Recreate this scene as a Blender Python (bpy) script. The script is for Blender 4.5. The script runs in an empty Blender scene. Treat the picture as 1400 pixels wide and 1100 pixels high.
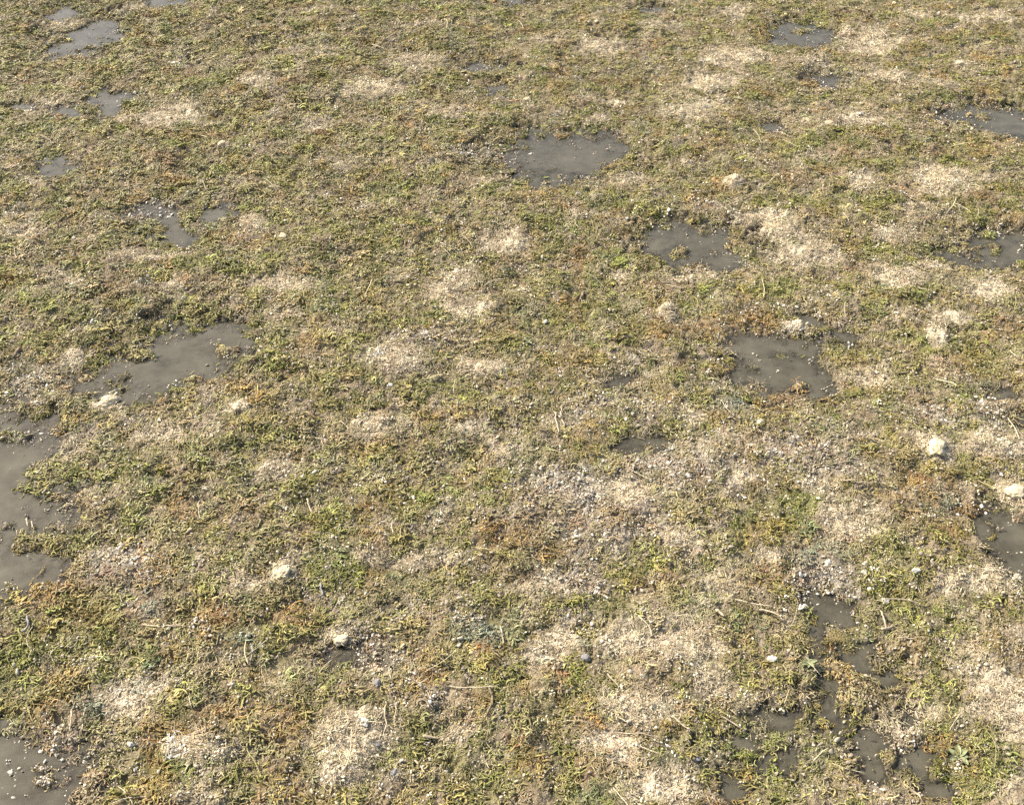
import bpy, math, random
import numpy as np
from mathutils import Vector

random.seed(7)
RS = np.random.RandomState(11)
S = bpy.context.scene
COL = S.collection

# ------------------------------------------------------------------ camera numbers
H = 1.6
PITCH = math.radians(40.0)
F = 1597.0                      # focal length in photo pixels (1400 wide)

def at(px, py):
    """Ground point (z = 0) under a pixel of the photograph, distance and depression."""
    cx, cy = (px - 700.0) / F, (550.0 - py) / F
    dy = math.cos(PITCH) + cy * math.sin(PITCH)
    dz = -math.sin(PITCH) + cy * math.cos(PITCH)
    t = H / -dz
    return cx * t, dy * t, t

# ------------------------------------------------------------------ noise
def _hash(ix, iy, seed):
    h = (ix.astype(np.int64) * 374761393 + iy.astype(np.int64) * 668265263 + seed * 1442695041) & 0xffffffff
    h = ((h ^ (h >> 13)) * 1274126177) & 0xffffffff
    return (h ^ (h >> 16)) & 0xffffffff

def perlin(x, y, seed=0):
    x = np.asarray(x, np.float64); y = np.asarray(y, np.float64)
    ix = np.floor(x); iy = np.floor(y)
    fx = x - ix; fy = y - iy
    u = fx * fx * fx * (fx * (fx * 6 - 15) + 10)
    v = fy * fy * fy * (fy * (fy * 6 - 15) + 10)
    def g(ax, ay, dx, dy):
        a = _hash(ax, ay, seed) * (2 * math.pi / 4294967296.0)
        return np.cos(a) * dx + np.sin(a) * dy
    n00 = g(ix, iy, fx, fy); n10 = g(ix + 1, iy, fx - 1, fy)
    n01 = g(ix, iy + 1, fx, fy - 1); n11 = g(ix + 1, iy + 1, fx - 1, fy - 1)
    a = n00 + u * (n10 - n00); b = n01 + u * (n11 - n01)
    return (a + v * (b - a)) * 1.5

def fbm(x, y, freq, octs, seed=0, gain=0.5):
    r = 0; amp = 1.0; tot = 0
    for o in range(octs):
        r = r + amp * perlin(x * freq, y * freq, seed + o * 17)
        tot += amp; amp *= gain; freq *= 2.03
    return r / tot * 1.4

def sstep(a, b, x):
    t = np.clip((x - a) / (b - a), 0, 1)
    return t * t * (3 - 2 * t)

# ------------------------------------------------------------------ patches of the ground (photo px: x, y, half width, half height)
PUDDLES = {
 'centre': [(768,214,78,30),(738,250,18,10,.75),(838,206,26,12,.8),(710,214,22,12,.85)],
 'far_left': [(118,50,42,24,.88),(88,20,26,9,.8),(90,66,26,8,.8)],
 'upper_left': [(148,142,32,16,.84),(100,152,28,9,.75)],
 'upper_left_sliver': [(36,146,15,8,.75)],
 'left_small': [(75,228,27,14,.72)],
 'left_mid': [(240,308,38,22,.95),(298,292,28,13,.9),(205,290,26,12,.8),(262,296,40,20,.7)],
 'left_big': [(255,485,58,34),(200,515,48,27),(312,468,24,11),(135,520,40,14,.75),(175,545,22,10)],
 'left_edge': [(-2,640,62,46),(-4,700,70,52),(-22,775,68,42),(60,660,16,7,.7),(0,575,34,34,.72),(50,748,22,8)],
 'corner': [(30,1075,68,45),(-20,1040,60,40),(75,1050,25,14)],
 'right_mid': [(950,335,52,24),(985,352,24,16),(905,322,20,9)],
 'right_big': [(1068,500,58,34),(1110,525,28,18),(1040,478,25,18),(1110,440,20,9,.8),(1160,468,20,12,.75)],
 'right_edge': [(1385,345,48,20),(1322,356,30,10,.75)],
 'upper_right_edge': [(1375,168,45,18),(1318,157,28,11,.75)],
 'far_right': [(1098,48,34,14,.88),(1072,58,22,8,.8)],
 'far_right_low': [(1136,112,23,10,.78)],
 'tiny': [(1055,175,14,7,.9)],
 'top_left': [(230,3,30,8,.85)],
 'top_centre': [(694,0,34,8,.8)],
 'top_right': [(890,14,24,5,.75)],
 'low_right_main': [(1175,905,44,24,.84),(1150,945,20,22,.8),(1135,835,36,26,.8),(1205,925,22,16,.85),(1110,860,16,18,.8),(1165,985,56,44,.52),(1115,880,40,30,.52),(1175,870,30,20,.75),(1060,985,36,14,.74),(1060,1030,60,40,.48),(1010,1010,24,16,.75),(1000,1080,18,28,.75),(1190,1015,22,20,.85),(1150,985,20,14,.75),(1245,985,18,14,.7),(1250,1058,34,32,.9),(1235,1035,60,46,.52),(1205,1055,22,18,.8),(1280,1085,24,22,.85)],
 'right_rim': [(1385,748,24,36),(1345,722,14,10)],
 'mid_right_small': [(885,604,30,11,.72),(850,612,16,8,.66)],
 'mid_small': [(848,524,20,12,.66)],
 'low_mid': [(490,900,34,18,.62),(530,828,22,11,.64)],
 'upper_mid': [(662,92,28,9,.72),(676,122,22,8,.72)],
 'blue_rim': [(1362,540,28,11,.75),(1395,575,14,12,.7)],
}
TAN = [(150,553,20,7,1.3),(230,160,42,12,1),(60,145,25,12,.9),(170,168,12,5,1),(85,36,28,6,.8),(190,13,22,5,1),(355,115,22,8,1),(305,207,9,4,1.2),
 (510,125,40,11,1),(570,90,28,9,1),(680,118,8,4,1.2),(820,70,30,9,1),(740,60,26,7,.6),(840,145,12,3,1),(965,120,30,10,1),(950,158,35,14,.8),(1005,20,26,8,.7),
 (1000,82,40,11,.9),(1190,60,42,14,.9),(1255,25,14,5,1),(1340,30,40,6,.8),(1310,95,14,3,1.2),(1205,108,18,10,.9),(1170,172,50,12,.7),(1280,255,36,18,1),
 (1180,258,24,7,.8),(1262,292,30,8,.6),(1040,305,30,10,1),(1062,322,30,12,1),(1095,352,40,13,1),(1215,326,24,9,.8),(1275,368,18,5,1),
 (605,398,22,15,1),(640,427,30,11,1),(692,336,34,17,.8),(545,500,34,14,1.1),(655,510,28,12,1.1),(625,380,28,12,.7),(400,395,36,11,1),(440,172,30,9,.7),
 (90,395,34,12,.7),(28,320,32,14,.7),(340,310,16,8,1.1),(200,355,44,9,.8),(225,398,34,8,.5),(1225,385,30,12,1),(1350,400,26,10,1),(1092,450,18,8,1.2),
 (1305,440,24,9,1),(1280,465,10,10,1.2),(910,435,10,9,1.2),(955,380,24,7,1),(850,380,12,8,1),(1250,438,32,8,.7),(1190,522,25,11,.9),(1355,610,30,16,1),
 (945,570,14,10,.9),(850,680,28,14,1),(1172,722,50,24,.7),(1320,802,42,14,1),(928,742,24,10,1),(520,592,28,16,.8),(230,600,60,14,.7),(85,612,30,14,.9),
 (70,705,22,14,1.1),(640,592,26,12,.6),(375,655,22,12,.9),(492,1012,36,32,1.15),(470,1052,30,24,1.1),(555,980,10,10,.7),(620,1010,18,18,.6),(742,902,30,18,.7),
 (772,880,22,14,.9),(848,880,38,18,.8),(938,870,50,30,.8),(955,905,26,30,.75),(882,972,44,22,1),(842,1030,38,19,.95),(1225,1005,24,16,1.3),(1342,940,46,46,.7),
 (1390,965,30,50,.8),(180,962,34,18,.9),(270,1032,36,15,1.1),(210,940,30,20,.7),(330,800,26,14,.8),(560,770,44,12,.6),(500,770,36,12,.6),(750,800,34,16,.7),
 (440,1040,26,18,.6),(1275,622,20,14,1.2),(1385,680,16,14,1.3),(465,875,14,14,1.3),(390,795,13,13,1.2),(1012,658,12,8,1),(940,230,9,4,1.2),(1003,255,10,5,1.2),
 (325,567,16,7,1.2),(105,495,16,9,1.1),(325,470,10,6,.6),(760,585,30,20,.4),(1120,680,30,20,.5),(900,1085,50,20,.9),(1255,970,26,14,.7),(1000,610,20,12,.5),
 (600,560,30,12,.4),(700,620,40,15,.5),(450,455,40,10,.5),(130,330,40,9,.5),(660,250,40,9,.5),(480,230,50,9,.5),(800,300,40,9,.4),(870,250,30,8,.6),(420,80,36,8,.5),
 (620,160,36,8,.6),(300,90,34,7,.5),(910,40,30,7,.6),(1110,90,20,6,.6),(1280,120,34,8,.5),(560,40,40,7,.5),(450,20,30,5,.6),(1340,250,30,10,.5),(50,255,36,8,.5),
 (110,540,18,8,.5),(260,640,40,12,.5),(150,640,26,10,.5),(330,900,30,14,.4),(600,1060,26,16,.4),(1100,960,20,10,.3),(1050,770,26,16,.6),(980,800,30,18,.5)]
GREY = [(820,700,120,70,.62),(950,640,120,46,.62),(600,470,60,28,.5),(1120,650,80,40,.5),(180,780,60,36,.6),(600,860,70,40,.45),(820,560,70,30,.5),(640,640,60,30,.4),(165,770,36,15,1),(780,672,46,26,1.1),(730,690,28,18,.7),(905,640,34,18,.8),(920,668,26,14,.7),(1090,620,44,20,.9),(1170,600,30,16,.5),(582,468,24,9,1.1),(690,215,26,10,.8),
 (640,214,24,10,.8),(205,292,34,14,.9),(35,535,36,30,1),(60,600,30,16,.7),(1130,800,42,26,1),(800,800,34,18,.8),(500,890,44,26,.9),(60,1050,60,40,.9),(1285,575,26,20,.8),(1350,565,26,20,.8),
 (1385,620,20,12,1),(1290,155,26,12,.8),(910,610,34,14,.6),(860,525,30,16,.6),(560,830,30,12,.7),(790,850,30,14,.7),(1180,270,24,8,.6),(240,90,26,8,.6),(1135,105,36,14,.6),(320,260,30,8,.5),
 (115,395,20,8,.7),(870,500,20,14,.6),(600,960,24,14,.6),(150,1010,24,14,.6),(1210,880,26,20,.5),(1385,800,16,16,.9),(700,590,16,10,.6),(545,560,14,12,.7),(1000,600,20,12,.6),(990,290,30,10,.5),
 (1170,170,26,10,.6),(130,590,40,12,.5),(620,780,24,14,.4),(1170,1075,20,14,.6),(540,1060,20,14,.7),(1330,1050,22,16,.3)]
GREEN = [(820,430,44,20,1),(795,392,34,14,.8),(560,680,64,28,.8),(500,800,42,18,.9),(680,940,50,26,.8),(700,1050,64,30,.9),(1035,1050,80,36,.9),(1055,700,46,28,.8),(1330,482,44,22,.8),
 (1290,850,48,26,.8),(1165,862,30,12,.9),(850,290,54,14,.9),(760,470,40,14,.6),(1330,900,26,26,.5),(420,325,30,8,.8),(90,880,70,36,.7),(30,950,60,40,.7),(245,1060,60,26,.8),(380,690,40,20,.5),
 (700,880,40,16,.5),(120,770,40,16,.3),(1000,750,40,22,.6),(1200,310,40,12,.5),(1340,1050,60,40,.7),(850,560,40,14,.7),(60,430,50,14,.6),(330,370,50,14,.5),(900,900,20,14,.5),(160,600,20,10,.6),
 (640,860,60,14,.5),(1010,980,34,16,.8),(1230,900,20,20,.5),(950,820,30,20,.5),(700,20,50,8,.4),(980,190,50,14,.5),(420,770,50,14,.4)]
RUST = [(300,982,36,16,.8),(170,790,40,12,.6),(700,742,30,20,1),(1050,470,44,16,.6),(1085,542,50,10,.9),(300,852,36,14,.8),(590,770,26,14,.7),(245,700,34,14,.7),(640,962,26,14,.7),(1300,690,54,38,.7),
 (1020,440,44,14,.7),(60,820,50,22,.7),(110,850,60,18,.6),(560,610,30,14,.4),(800,1000,20,20,.7),(790,1060,20,20,.4),(740,760,30,16,.8),(1050,560,40,14,.5),(860,310,30,10,.4),(1330,210,40,12,.5),
 (230,250,40,10,.7),(190,175,36,8,.4),(280,190,46,8,.6),(1160,740,26,14,.5),(1090,800,30,16,.4),(200,940,30,14,.4),(390,850,36,18,.5),(560,960,30,16,.5),(670,900,18,18,.7),(450,900,26,20,.4)]
TEAL = [(205,828,24,16,1),(663,868,30,14,1),(130,970,36,16,.9),(320,892,26,10,.9),(1120,770,34,20,.9),(540,905,24,14,.7),(120,670,30,7,.8),(150,950,30,10,.8),(1000,560,36,10,.7),(1290,690,20,18,.6),
 (245,70,20,8,.5),(80,380,20,8,.5),(760,880,30,10,.5),(1160,640,24,14,.6),(700,850,20,10,.6),(300,590,20,10,.4),(880,540,20,10,.4),(1100,270,20,8,.5),(1280,700,20,14,.6),(680,235,20,6,.4)]

ISLETS = [(228,494,20,6,.5),(190,487,14,5,.5),(50,745,26,7,1.1),(75,640,26,10,1.1),(45,668,16,5,1),(20,598,16,6,.7),(10,720,10,4,.6),(253,300,10,8,.9),(272,314,16,6,1),(222,312,8,5,.7),
 (1168,868,24,9,1),(1172,946,16,12,1.2),(1218,1040,10,10,.9),(1240,1062,10,14,.8),(1275,1058,10,10,.8),(45,1050,30,5,.8),(70,1072,16,5,.7),(20,1090,16,5,.5),(1148,500,10,14,.9),(1062,486,14,5,.4),(1030,506,10,6,.6),
 (1098,530,12,6,.6),(96,36,14,5,.8),(84,54,10,3,.6),(125,148,10,5,.8),(930,344,10,6,.6),(975,348,10,5,.5),(1345,160,14,4,.6),(1360,338,14,4,.5),(1098,44,10,3,.6),(310,480,14,6,.6),(1148,912,8,10,.7),(1200,905,12,6,.6),(160,520,14,5,.5),(845,228,16,5,.6)]
def near_field(x, y):
    out = np.zeros_like(x)
    for bl in PUDDLES.values():
        for b in bl:
            cx, cy, t = at(b[0], b[1]); ax = b[2] * t / F; ay = b[3] * t * t / (F * H)
            m = (np.abs(x - cx) < ax + .3) & (np.abs(y - cy) < ay + .3)
            r_ = np.sqrt(((x[m] - cx) / ax) ** 2 + ((y[m] - cy) / ay) ** 2)
            out[m] = np.maximum(out[m], np.exp(-np.clip(r_ - .9, 0, None) * min(ax, ay) / .055))
    return out

for _k, _b in PUDDLES.items():
    if _k != 'centre': PUDDLES[_k] = [(b[0], b[1], b[2] * 1.14, b[3] * 1.14) + tuple(b[4:]) for b in _b]

def blob_field(x, y, blobs, wx, wy):
    """max of soft world-space ellipses, outline roughened by the warp offsets"""
    out = np.zeros_like(x)
    for b in blobs:
        px, py, rx, ry = b[:4]; s = b[4] if len(b) > 4 else 1.0
        cx, cy, t = at(px, py)
        sd = H / t
        ax = rx * t / F; ay = ry * t / (F * sd)
        m = (np.abs(x - cx) < ax * 2.6) & (np.abs(y - cy) < ay * 2.6)
        if not m.any(): continue
        xx = (x[m] + wx[m] * min(1, ax / .10) - cx) / ax; yy = (y[m] + wy[m] * min(1, ay / .10) - cy) / ay
        v = s * np.clip(1.6 - 0.8 * np.sqrt(xx * xx + yy * yy), 0, 1.4)
        out[m] = np.maximum(out[m], v)
    return out

def fields(x, y):
    """every quantity of the ground at the points x, y (world metres)"""
    f = {}
    wx = fbm(x, y, 9, 4, 101) * .055; wy = fbm(x, y, 9, 4, 131) * .055
    pud = np.zeros_like(x)
    for bl in PUDDLES.values():
        pud = np.maximum(pud, blob_field(x, y, bl, wx * 1.1, wy * 1.1))
    isl = blob_field(x, y, ISLETS, wx * .6, wy * .6)
    pud = pud - .75 * isl
    near = near_field(x, y)
    # puddles beyond the photograph
    inview = sstep(0.75, 0.95, y) * (1 - sstep(4.3, 4.8, y)) * (1 - sstep(0.5, 0.62, np.abs(x) / (y + .35)))
    extra = sstep(.42, .6, fbm(x, y, 1.3, 3, 61) + .12 * fbm(x, y, 11, 3, 62))
    pud = np.maximum(pud, extra * 1.2 * (1 - inview))
    fine = fbm(x, y, 38, 3, 201)
    f['pud'] = pud
    q = pud + (.42 * fine + .26 * fbm(x, y, 15, 2, 203) + .34 * fbm(x, y, 85, 3, 205)) * sstep(.02, .35, pud) * (1 - .75 * sstep(.85, 1.3, pud))
    p = sstep(.15, .50, q)
    base = .012 + .012 * fbm(x, y, .8, 2, 5) + .015 * np.maximum(fbm(x, y, 3.2, 3, 9), -.5) + .0090 * fbm(x, y, 13, 3, 19) + .0035 * fbm(x, y, 34, 2, 23)
    rid = 1 - np.abs(fbm(x + wx * .5, y + wy * .5, 42, 2, 33)) * 2.2
    rough = .0042 * rid + .0034 * fbm(x, y, 95, 2, 41)
    tan = blob_field(x, y, TAN, wx, wy)
    tan = np.maximum(tan, (1 - inview) * sstep(.1, .5, fbm(x, y, 5.5, 3, 71)))
    f['core'] = sstep(.75, 1.45, tan + .35 * fbm(x, y, 30, 3, 78))
    tan = sstep(.15, .95, tan + .48 * fbm(x, y, 22, 4, 77) - .08) + .36 * sstep(.05, .6, fbm(x, y, 12, 4, 79))
    tan = np.clip(tan, 0, 1)
    mound = blob_field(x, y, [b for b in TAN if b[4] >= 1.1], wx * .4, wy * .4)
    z = np.maximum(base, .004) + .010 * sstep(.3, 1.3, mound) + rough * (1 - .35 * tan)
    z = z * (1 - .72 * near) + .0015
    deep = np.clip((.62 - q) * .024, -.013, .006) + .0022 * rid - .001 + .002 * fbm(x, y, 95, 2, 41) + .003 * fbm(x, y, 13, 3, 55)
    grey = blob_field(x, y, GREY, wx, wy)
    deep = np.where(deep < 0, deep * (1 - .5 * np.clip(grey, 0, 1)), deep)
    z = z * (1 - p) + deep * p
    shore = sstep(.12, .6, pud + .1 * fine) * (1 - p)
    p = sstep(.40, .95, q); f['q'] = q
    f['z'] = z; f['p'] = p; f['tan'] = tan * (1 - p); f['shore'] = shore
    f['grey'] = np.clip(sstep(.2, 1.1, grey + .25 * fbm(x, y, 20, 3, 87)) + .3 * sstep(.2, .6, fbm(x, y, 10, 3, 89)), 0, 1)
    f['green'] = np.clip(.8 * sstep(.2, 1.2, blob_field(x, y, GREEN, wx, wy) + .3 * fbm(x, y, 20, 3, 97)) + .78 * sstep(-.15, .45, fbm(x, y, 8, 4, 99)), 0, 1)
    f['rust'] = np.clip(sstep(.2, 1.1, blob_field(x, y, RUST, wx, wy) + .3 * fbm(x, y, 20, 3, 107)) + .75 * sstep(.05, .5, fbm(x, y, 10, 4, 109)), 0, 1)
    f['teal'] = np.clip(sstep(.2, 1.0, blob_field(x, y, TEAL, wx, wy) + .2 * fbm(x, y, 20, 3, 117)) + .5 * sstep(.35, .7, fbm(x, y, 12, 4, 119)), 0, 1)
    return f

# ------------------------------------------------------------------ helpers
def clean(o): return o
def mesh_np(name, co, faces, smooth=True):
    """faces: (n,k) int array"""
    me = bpy.data.meshes.new(name)
    n, k = faces.shape
    me.vertices.add(len(co)); me.vertices.foreach_set('co', np.ascontiguousarray(co, np.float32).ravel())
    me.loops.add(n * k); me.loops.foreach_set('vertex_index', np.ascontiguousarray(faces, np.int32).ravel())
    me.polygons.add(n)
    me.polygons.foreach_set('loop_start', np.arange(0, n * k, k, dtype=np.int32))
    me.update(calc_edges=True)
    me.polygons.foreach_set('use_smooth', np.full(n, smooth, bool))
    return me

def link(name, me, mat, parent=None):
    o = bpy.data.objects.new(name, me); COL.objects.link(o)
    if mat: me.materials.append(mat)
    if parent: o.parent = parent
    return o

def tag(o, label=None, cat=None, group=None, kind=None):
    if label: o['label'] = label
    if cat: o['category'] = cat
    if group: o['group'] = group
    if kind: o['kind'] = kind
    return o

def fattr(me, name, data, typ='FLOAT'):
    a = me.attributes.new(name, typ, 'POINT')
    d = np.ascontiguousarray(data, np.float32)
    if typ == 'FLOAT': a.data.foreach_set('value', d.ravel())
    elif typ == 'FLOAT_VECTOR': a.data.foreach_set('vector', d.ravel())
    elif typ == 'FLOAT_COLOR':
        d = np.concatenate([d, np.ones((len(d), 1), np.float32)], 1); a.data.foreach_set('color', d.ravel())

class Tree:
    def __init__(s, name):
        s.m = bpy.data.materials.new(name); s.m.use_nodes = True
        s.t = s.m.node_tree; s.t.nodes.clear()
        s.out = s.n('ShaderNodeOutputMaterial')
    def n(s, typ, **kw):
        nd = s.t.nodes.new(typ)
        for k, v in kw.items():
            if k.startswith('i_'):
                key = k[2:]
                nd.inputs[int(key) if key.isdigit() else key.replace('_', ' ')].default_value = v
            else: setattr(nd, k, v)
        return nd
    def l(s, a, b): s.t.links.new(a, b)

def ramp_mul(T, col, tex, lo, hi):
    mr = T.n('ShaderNodeMapRange', i_3=lo, i_4=hi); T.l(tex, mr.inputs[0])
    mx = T.n('ShaderNodeVectorMath', operation='SCALE'); T.l(col, mx.inputs[0]); T.l(mr.outputs[0], mx.inputs['Scale'])
    return mx.outputs[0]

# ground: colour from the mesh, finer grain and bump from the shader
def ground_mat():
    T = Tree('moss_soil')
    a = T.n('ShaderNodeAttribute', attribute_name='soil')
    tc = T.n('ShaderNodeNewGeometry')
    n1 = T.n('ShaderNodeTexNoise', i_Scale=420.0, i_Detail=4.0, i_Roughness=.65); T.l(tc.outputs['Position'], n1.inputs['Vector'])
    n2 = T.n('ShaderNodeTexVoronoi', i_Scale=230.0); T.l(tc.outputs['Position'], n2.inputs['Vector'])
    c = ramp_mul(T, a.outputs['Color'], n1.outputs['Fac'], .35, 1.65)
    c = ramp_mul(T, c, n2.outputs['Distance'], 1.2, .7)
    b = T.n('ShaderNodeBsdfPrincipled', i_Roughness=.9)
    b.inputs['Specular IOR Level'].default_value = .2
    T.l(c, b.inputs['Base Color'])
    ad = T.n('ShaderNodeMath', operation='SUBTRACT'); T.l(n1.outputs['Fac'], ad.inputs[0]); T.l(n2.outputs['Distance'], ad.inputs[1])
    bp = T.n('ShaderNodeBump', i_Strength=.9, i_Distance=.0035); T.l(ad.outputs[0], bp.inputs['Height'])
    T.l(bp.outputs[0], b.inputs['Normal']); T.l(b.outputs[0], T.out.inputs[0])
    return T.m

def tint_mat(name, rough=.75, spec=.3, var=(.62, 1.32), scale=300.0, transl=0.0, bump=0.0):
    T = Tree(name)
    a = T.n('ShaderNodeAttribute', attribute_name='tint', attribute_type='INSTANCER')
    tc = T.n('ShaderNodeNewGeometry')
    n1 = T.n('ShaderNodeTexNoise', i_Scale=scale, i_Detail=2.0); T.l(tc.outputs['Position'], n1.inputs['Vector'])
    c = ramp_mul(T, a.outputs['Color'], n1.outputs['Fac'], *var)
    sh = T.n('ShaderNodeAttribute', attribute_name='strand')
    c = ramp_mul(T, c, sh.outputs['Fac'], .72, 1.22)
    b = T.n('ShaderNodeBsdfPrincipled', i_Roughness=rough); b.inputs['Specular IOR Level'].default_value = spec
    T.l(c, b.inputs['Base Color'])
    last = b.outputs[0]
    if transl:
        tr = T.n('ShaderNodeBsdfTranslucent'); T.l(c, tr.inputs[0])
        mx = T.n('ShaderNodeMixShader', i_0=transl); T.l(last, mx.inputs[1]); T.l(tr.outputs[0], mx.inputs[2]); last = mx.outputs[0]
    T.l(last, T.out.inputs[0])
    return T.m

def solid_mat(name, c1, c2, scale=120.0, rough=.8, bump=.0015, spots=None):
    T = Tree(name)
    tc = T.n('ShaderNodeTexCoord')
    n1 = T.n('ShaderNodeTexNoise', i_Scale=scale, i_Detail=5.0, i_Roughness=.65); T.l(tc.outputs['Object'], n1.inputs['Vector'])
    r = T.n('ShaderNodeValToRGB'); r.color_ramp.elements[0].position = .35; r.color_ramp.elements[1].position = .62
    r.color_ramp.elements[0].color = (*c1, 1); r.color_ramp.elements[1].color = (*c2, 1); T.l(n1.outputs['Fac'], r.inputs[0])
    b = T.n('ShaderNodeBsdfPrincipled', i_Roughness=rough); b.inputs['Specular IOR Level'].default_value = .3
    T.l(r.outputs[0], b.inputs['Base Color'])
    n2 = T.n('ShaderNodeTexNoise', i_Scale=scale * 3, i_Detail=4.0); T.l(tc.outputs['Object'], n2.inputs['Vector'])
    bp = T.n('ShaderNodeBump', i_Strength=.8, i_Distance=bump); T.l(n2.outputs['Fac'], bp.inputs['Height']); T.l(bp.outputs[0], b.inputs['Normal'])
    T.l(b.outputs[0], T.out.inputs[0])
    return T.m

def water_mat():
    T = Tree('muddy_water')
    a = T.n('ShaderNodeAttribute', attribute_name='murk')
    tc = T.n('ShaderNodeNewGeometry')
    n = T.n('ShaderNodeTexNoise', i_Scale=16.0, i_Detail=8.0, i_Roughness=.72); T.l(tc.outputs['Position'], n.inputs['Vector'])
    r = T.n('ShaderNodeValToRGB'); r.color_ramp.elements[0].position = .3; r.color_ramp.elements[1].position = .75
    r.color_ramp.elements[0].color = (.056, .051, .035, 1); r.color_ramp.elements[1].color = (.130, .119, .086, 1); T.l(n.outputs['Fac'], r.inputs[0])
    d = T.n('ShaderNodeBsdfDiffuse'); T.l(r.outputs[0], d.inputs[0])
    tr = T.n('ShaderNodeBsdfTransparent'); tr.inputs[0].default_value = (.80, .77, .70, 1)
    mx = T.n('ShaderNodeMixShader'); T.l(a.outputs['Fac'], mx.inputs[0]); T.l(tr.outputs[0], mx.inputs[1]); T.l(d.outputs[0], mx.inputs[2])
    gl = T.n('ShaderNodeBsdfGlossy', i_Roughness=.12); gl.inputs[0].default_value = (.9, .9, .9, 1)
    fr = T.n('ShaderNodeFresnel', i_IOR=1.33)
    n3 = T.n('ShaderNodeTexNoise', i_Scale=60.0, i_Detail=2.0); T.l(tc.outputs['Position'], n3.inputs['Vector'])
    bp = T.n('ShaderNodeBump', i_Strength=.15, i_Distance=.001); T.l(n3.outputs['Fac'], bp.inputs['Height'])
    T.l(bp.outputs[0], gl.inputs['Normal'])
    m2 = T.n('ShaderNodeMixShader'); T.l(fr.outputs[0], m2.inputs[0]); T.l(mx.outputs[0], m2.inputs[1]); T.l(gl.outputs[0], m2.inputs[2])
    T.l(m2.outputs[0], T.out.inputs[0])
    return T.m

# ------------------------------------------------------------------ ground sheet
def axis(lo, hi, step, far, growth=1.12):
    core = np.arange(lo, hi, step)
    out = [hi]; s = step
    while out[-1] < far: s *= growth; out.append(out[-1] + s)
    left = [lo]; s = step
    while left[-1] > -far: s *= growth; left.append(left[-1] - s)
    return np.concatenate([np.array(left[:0:-1]), core, np.array(out)])
def yaxis():
    ys = [.60]
    while ys[-1] < 5.2: ys.append(ys[-1] + .0020 + .0010 * ys[-1])
    s = .006
    while ys[-1] < 60: s *= 1.12; ys.append(ys[-1] + s)
    low = [.60]; s = .003
    while low[-1] > -40: s *= 1.14; low.append(low[-1] - s)
    return np.concatenate([np.array(low[:0:-1]), np.array(ys)])
gx = axis(-2.4, 2.4, .0038, 60); gy = yaxis()
X, Y = np.meshgrid(gx, gy); nx, ny = len(gx), len(gy)
xf, yf = X.ravel(), Y.ravel()
FG = fields(xf, yf)
SOIL = np.array([.205, .163, .108]); TANC = np.array([.49, .42, .30]); GREYC = np.array([.34, .31, .265]); GRN = np.array([.15, .145, .055]); RUSTC = np.array([.22, .145, .06])
MUD = np.array([.098, .087, .062])
def mixc(a, b, t): return a * (1 - t[:, None]) + b * t[:, None]
def soil_colour(f, x, y):
    c = np.tile(SOIL, (len(x), 1))
    c = mixc(c, GRN, f['green'] * .75); c = mixc(c, RUSTC, f['rust'] * .55); c = mixc(c, GREYC, f['grey'] * .6)
    c = mixc(c, TANC, f['tan'] * .92)
    c = c * (1 + .28 * f['core'])[:, None]
    pink = sstep(.0, .6, fbm(x, y, 7, 2, 301))[:, None]
    c = c * (1 + pink * np.array([.03, -.01, -.05]))
    wet = sstep(.22, .60, f['q'])
    c = mixc(c, MUD, wet * .93)
    c *= (1 + .35 * fbm(x, y, 60, 2, 311))[:, None]
    return np.clip(c, .01, .8)
idx = np.arange(nx * ny).reshape(ny, nx)
fc = np.stack([idx[:-1, :-1], idx[:-1, 1:], idx[1:, 1:], idx[1:, :-1]], -1).reshape(-1, 4)
gm = mesh_np('ground', np.stack([xf, yf, FG['z']], 1), fc)
fattr(gm, 'soil', soil_colour(FG, xf, yf), 'FLOAT_COLOR')
ground = link('ground', gm, ground_mat()); tag(ground, kind='structure')
ZG = FG['z'].reshape(ny, nx)
def zat(x, y):
    x = np.asarray(x, float); y = np.asarray(y, float)
    i = np.clip(np.searchsorted(gx, x) - 1, 0, nx - 2); j = np.clip(np.searchsorted(gy, y) - 1, 0, ny - 2)
    u = np.clip((x - gx[i]) / (gx[i + 1] - gx[i]), 0, 1); v = np.clip((y - gy[j]) / (gy[j + 1] - gy[j]), 0, 1)
    return (ZG[j, i] * (1 - u) + ZG[j, i + 1] * u) * (1 - v) + (ZG[j + 1, i] * (1 - u) + ZG[j + 1, i + 1] * u) * v

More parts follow.
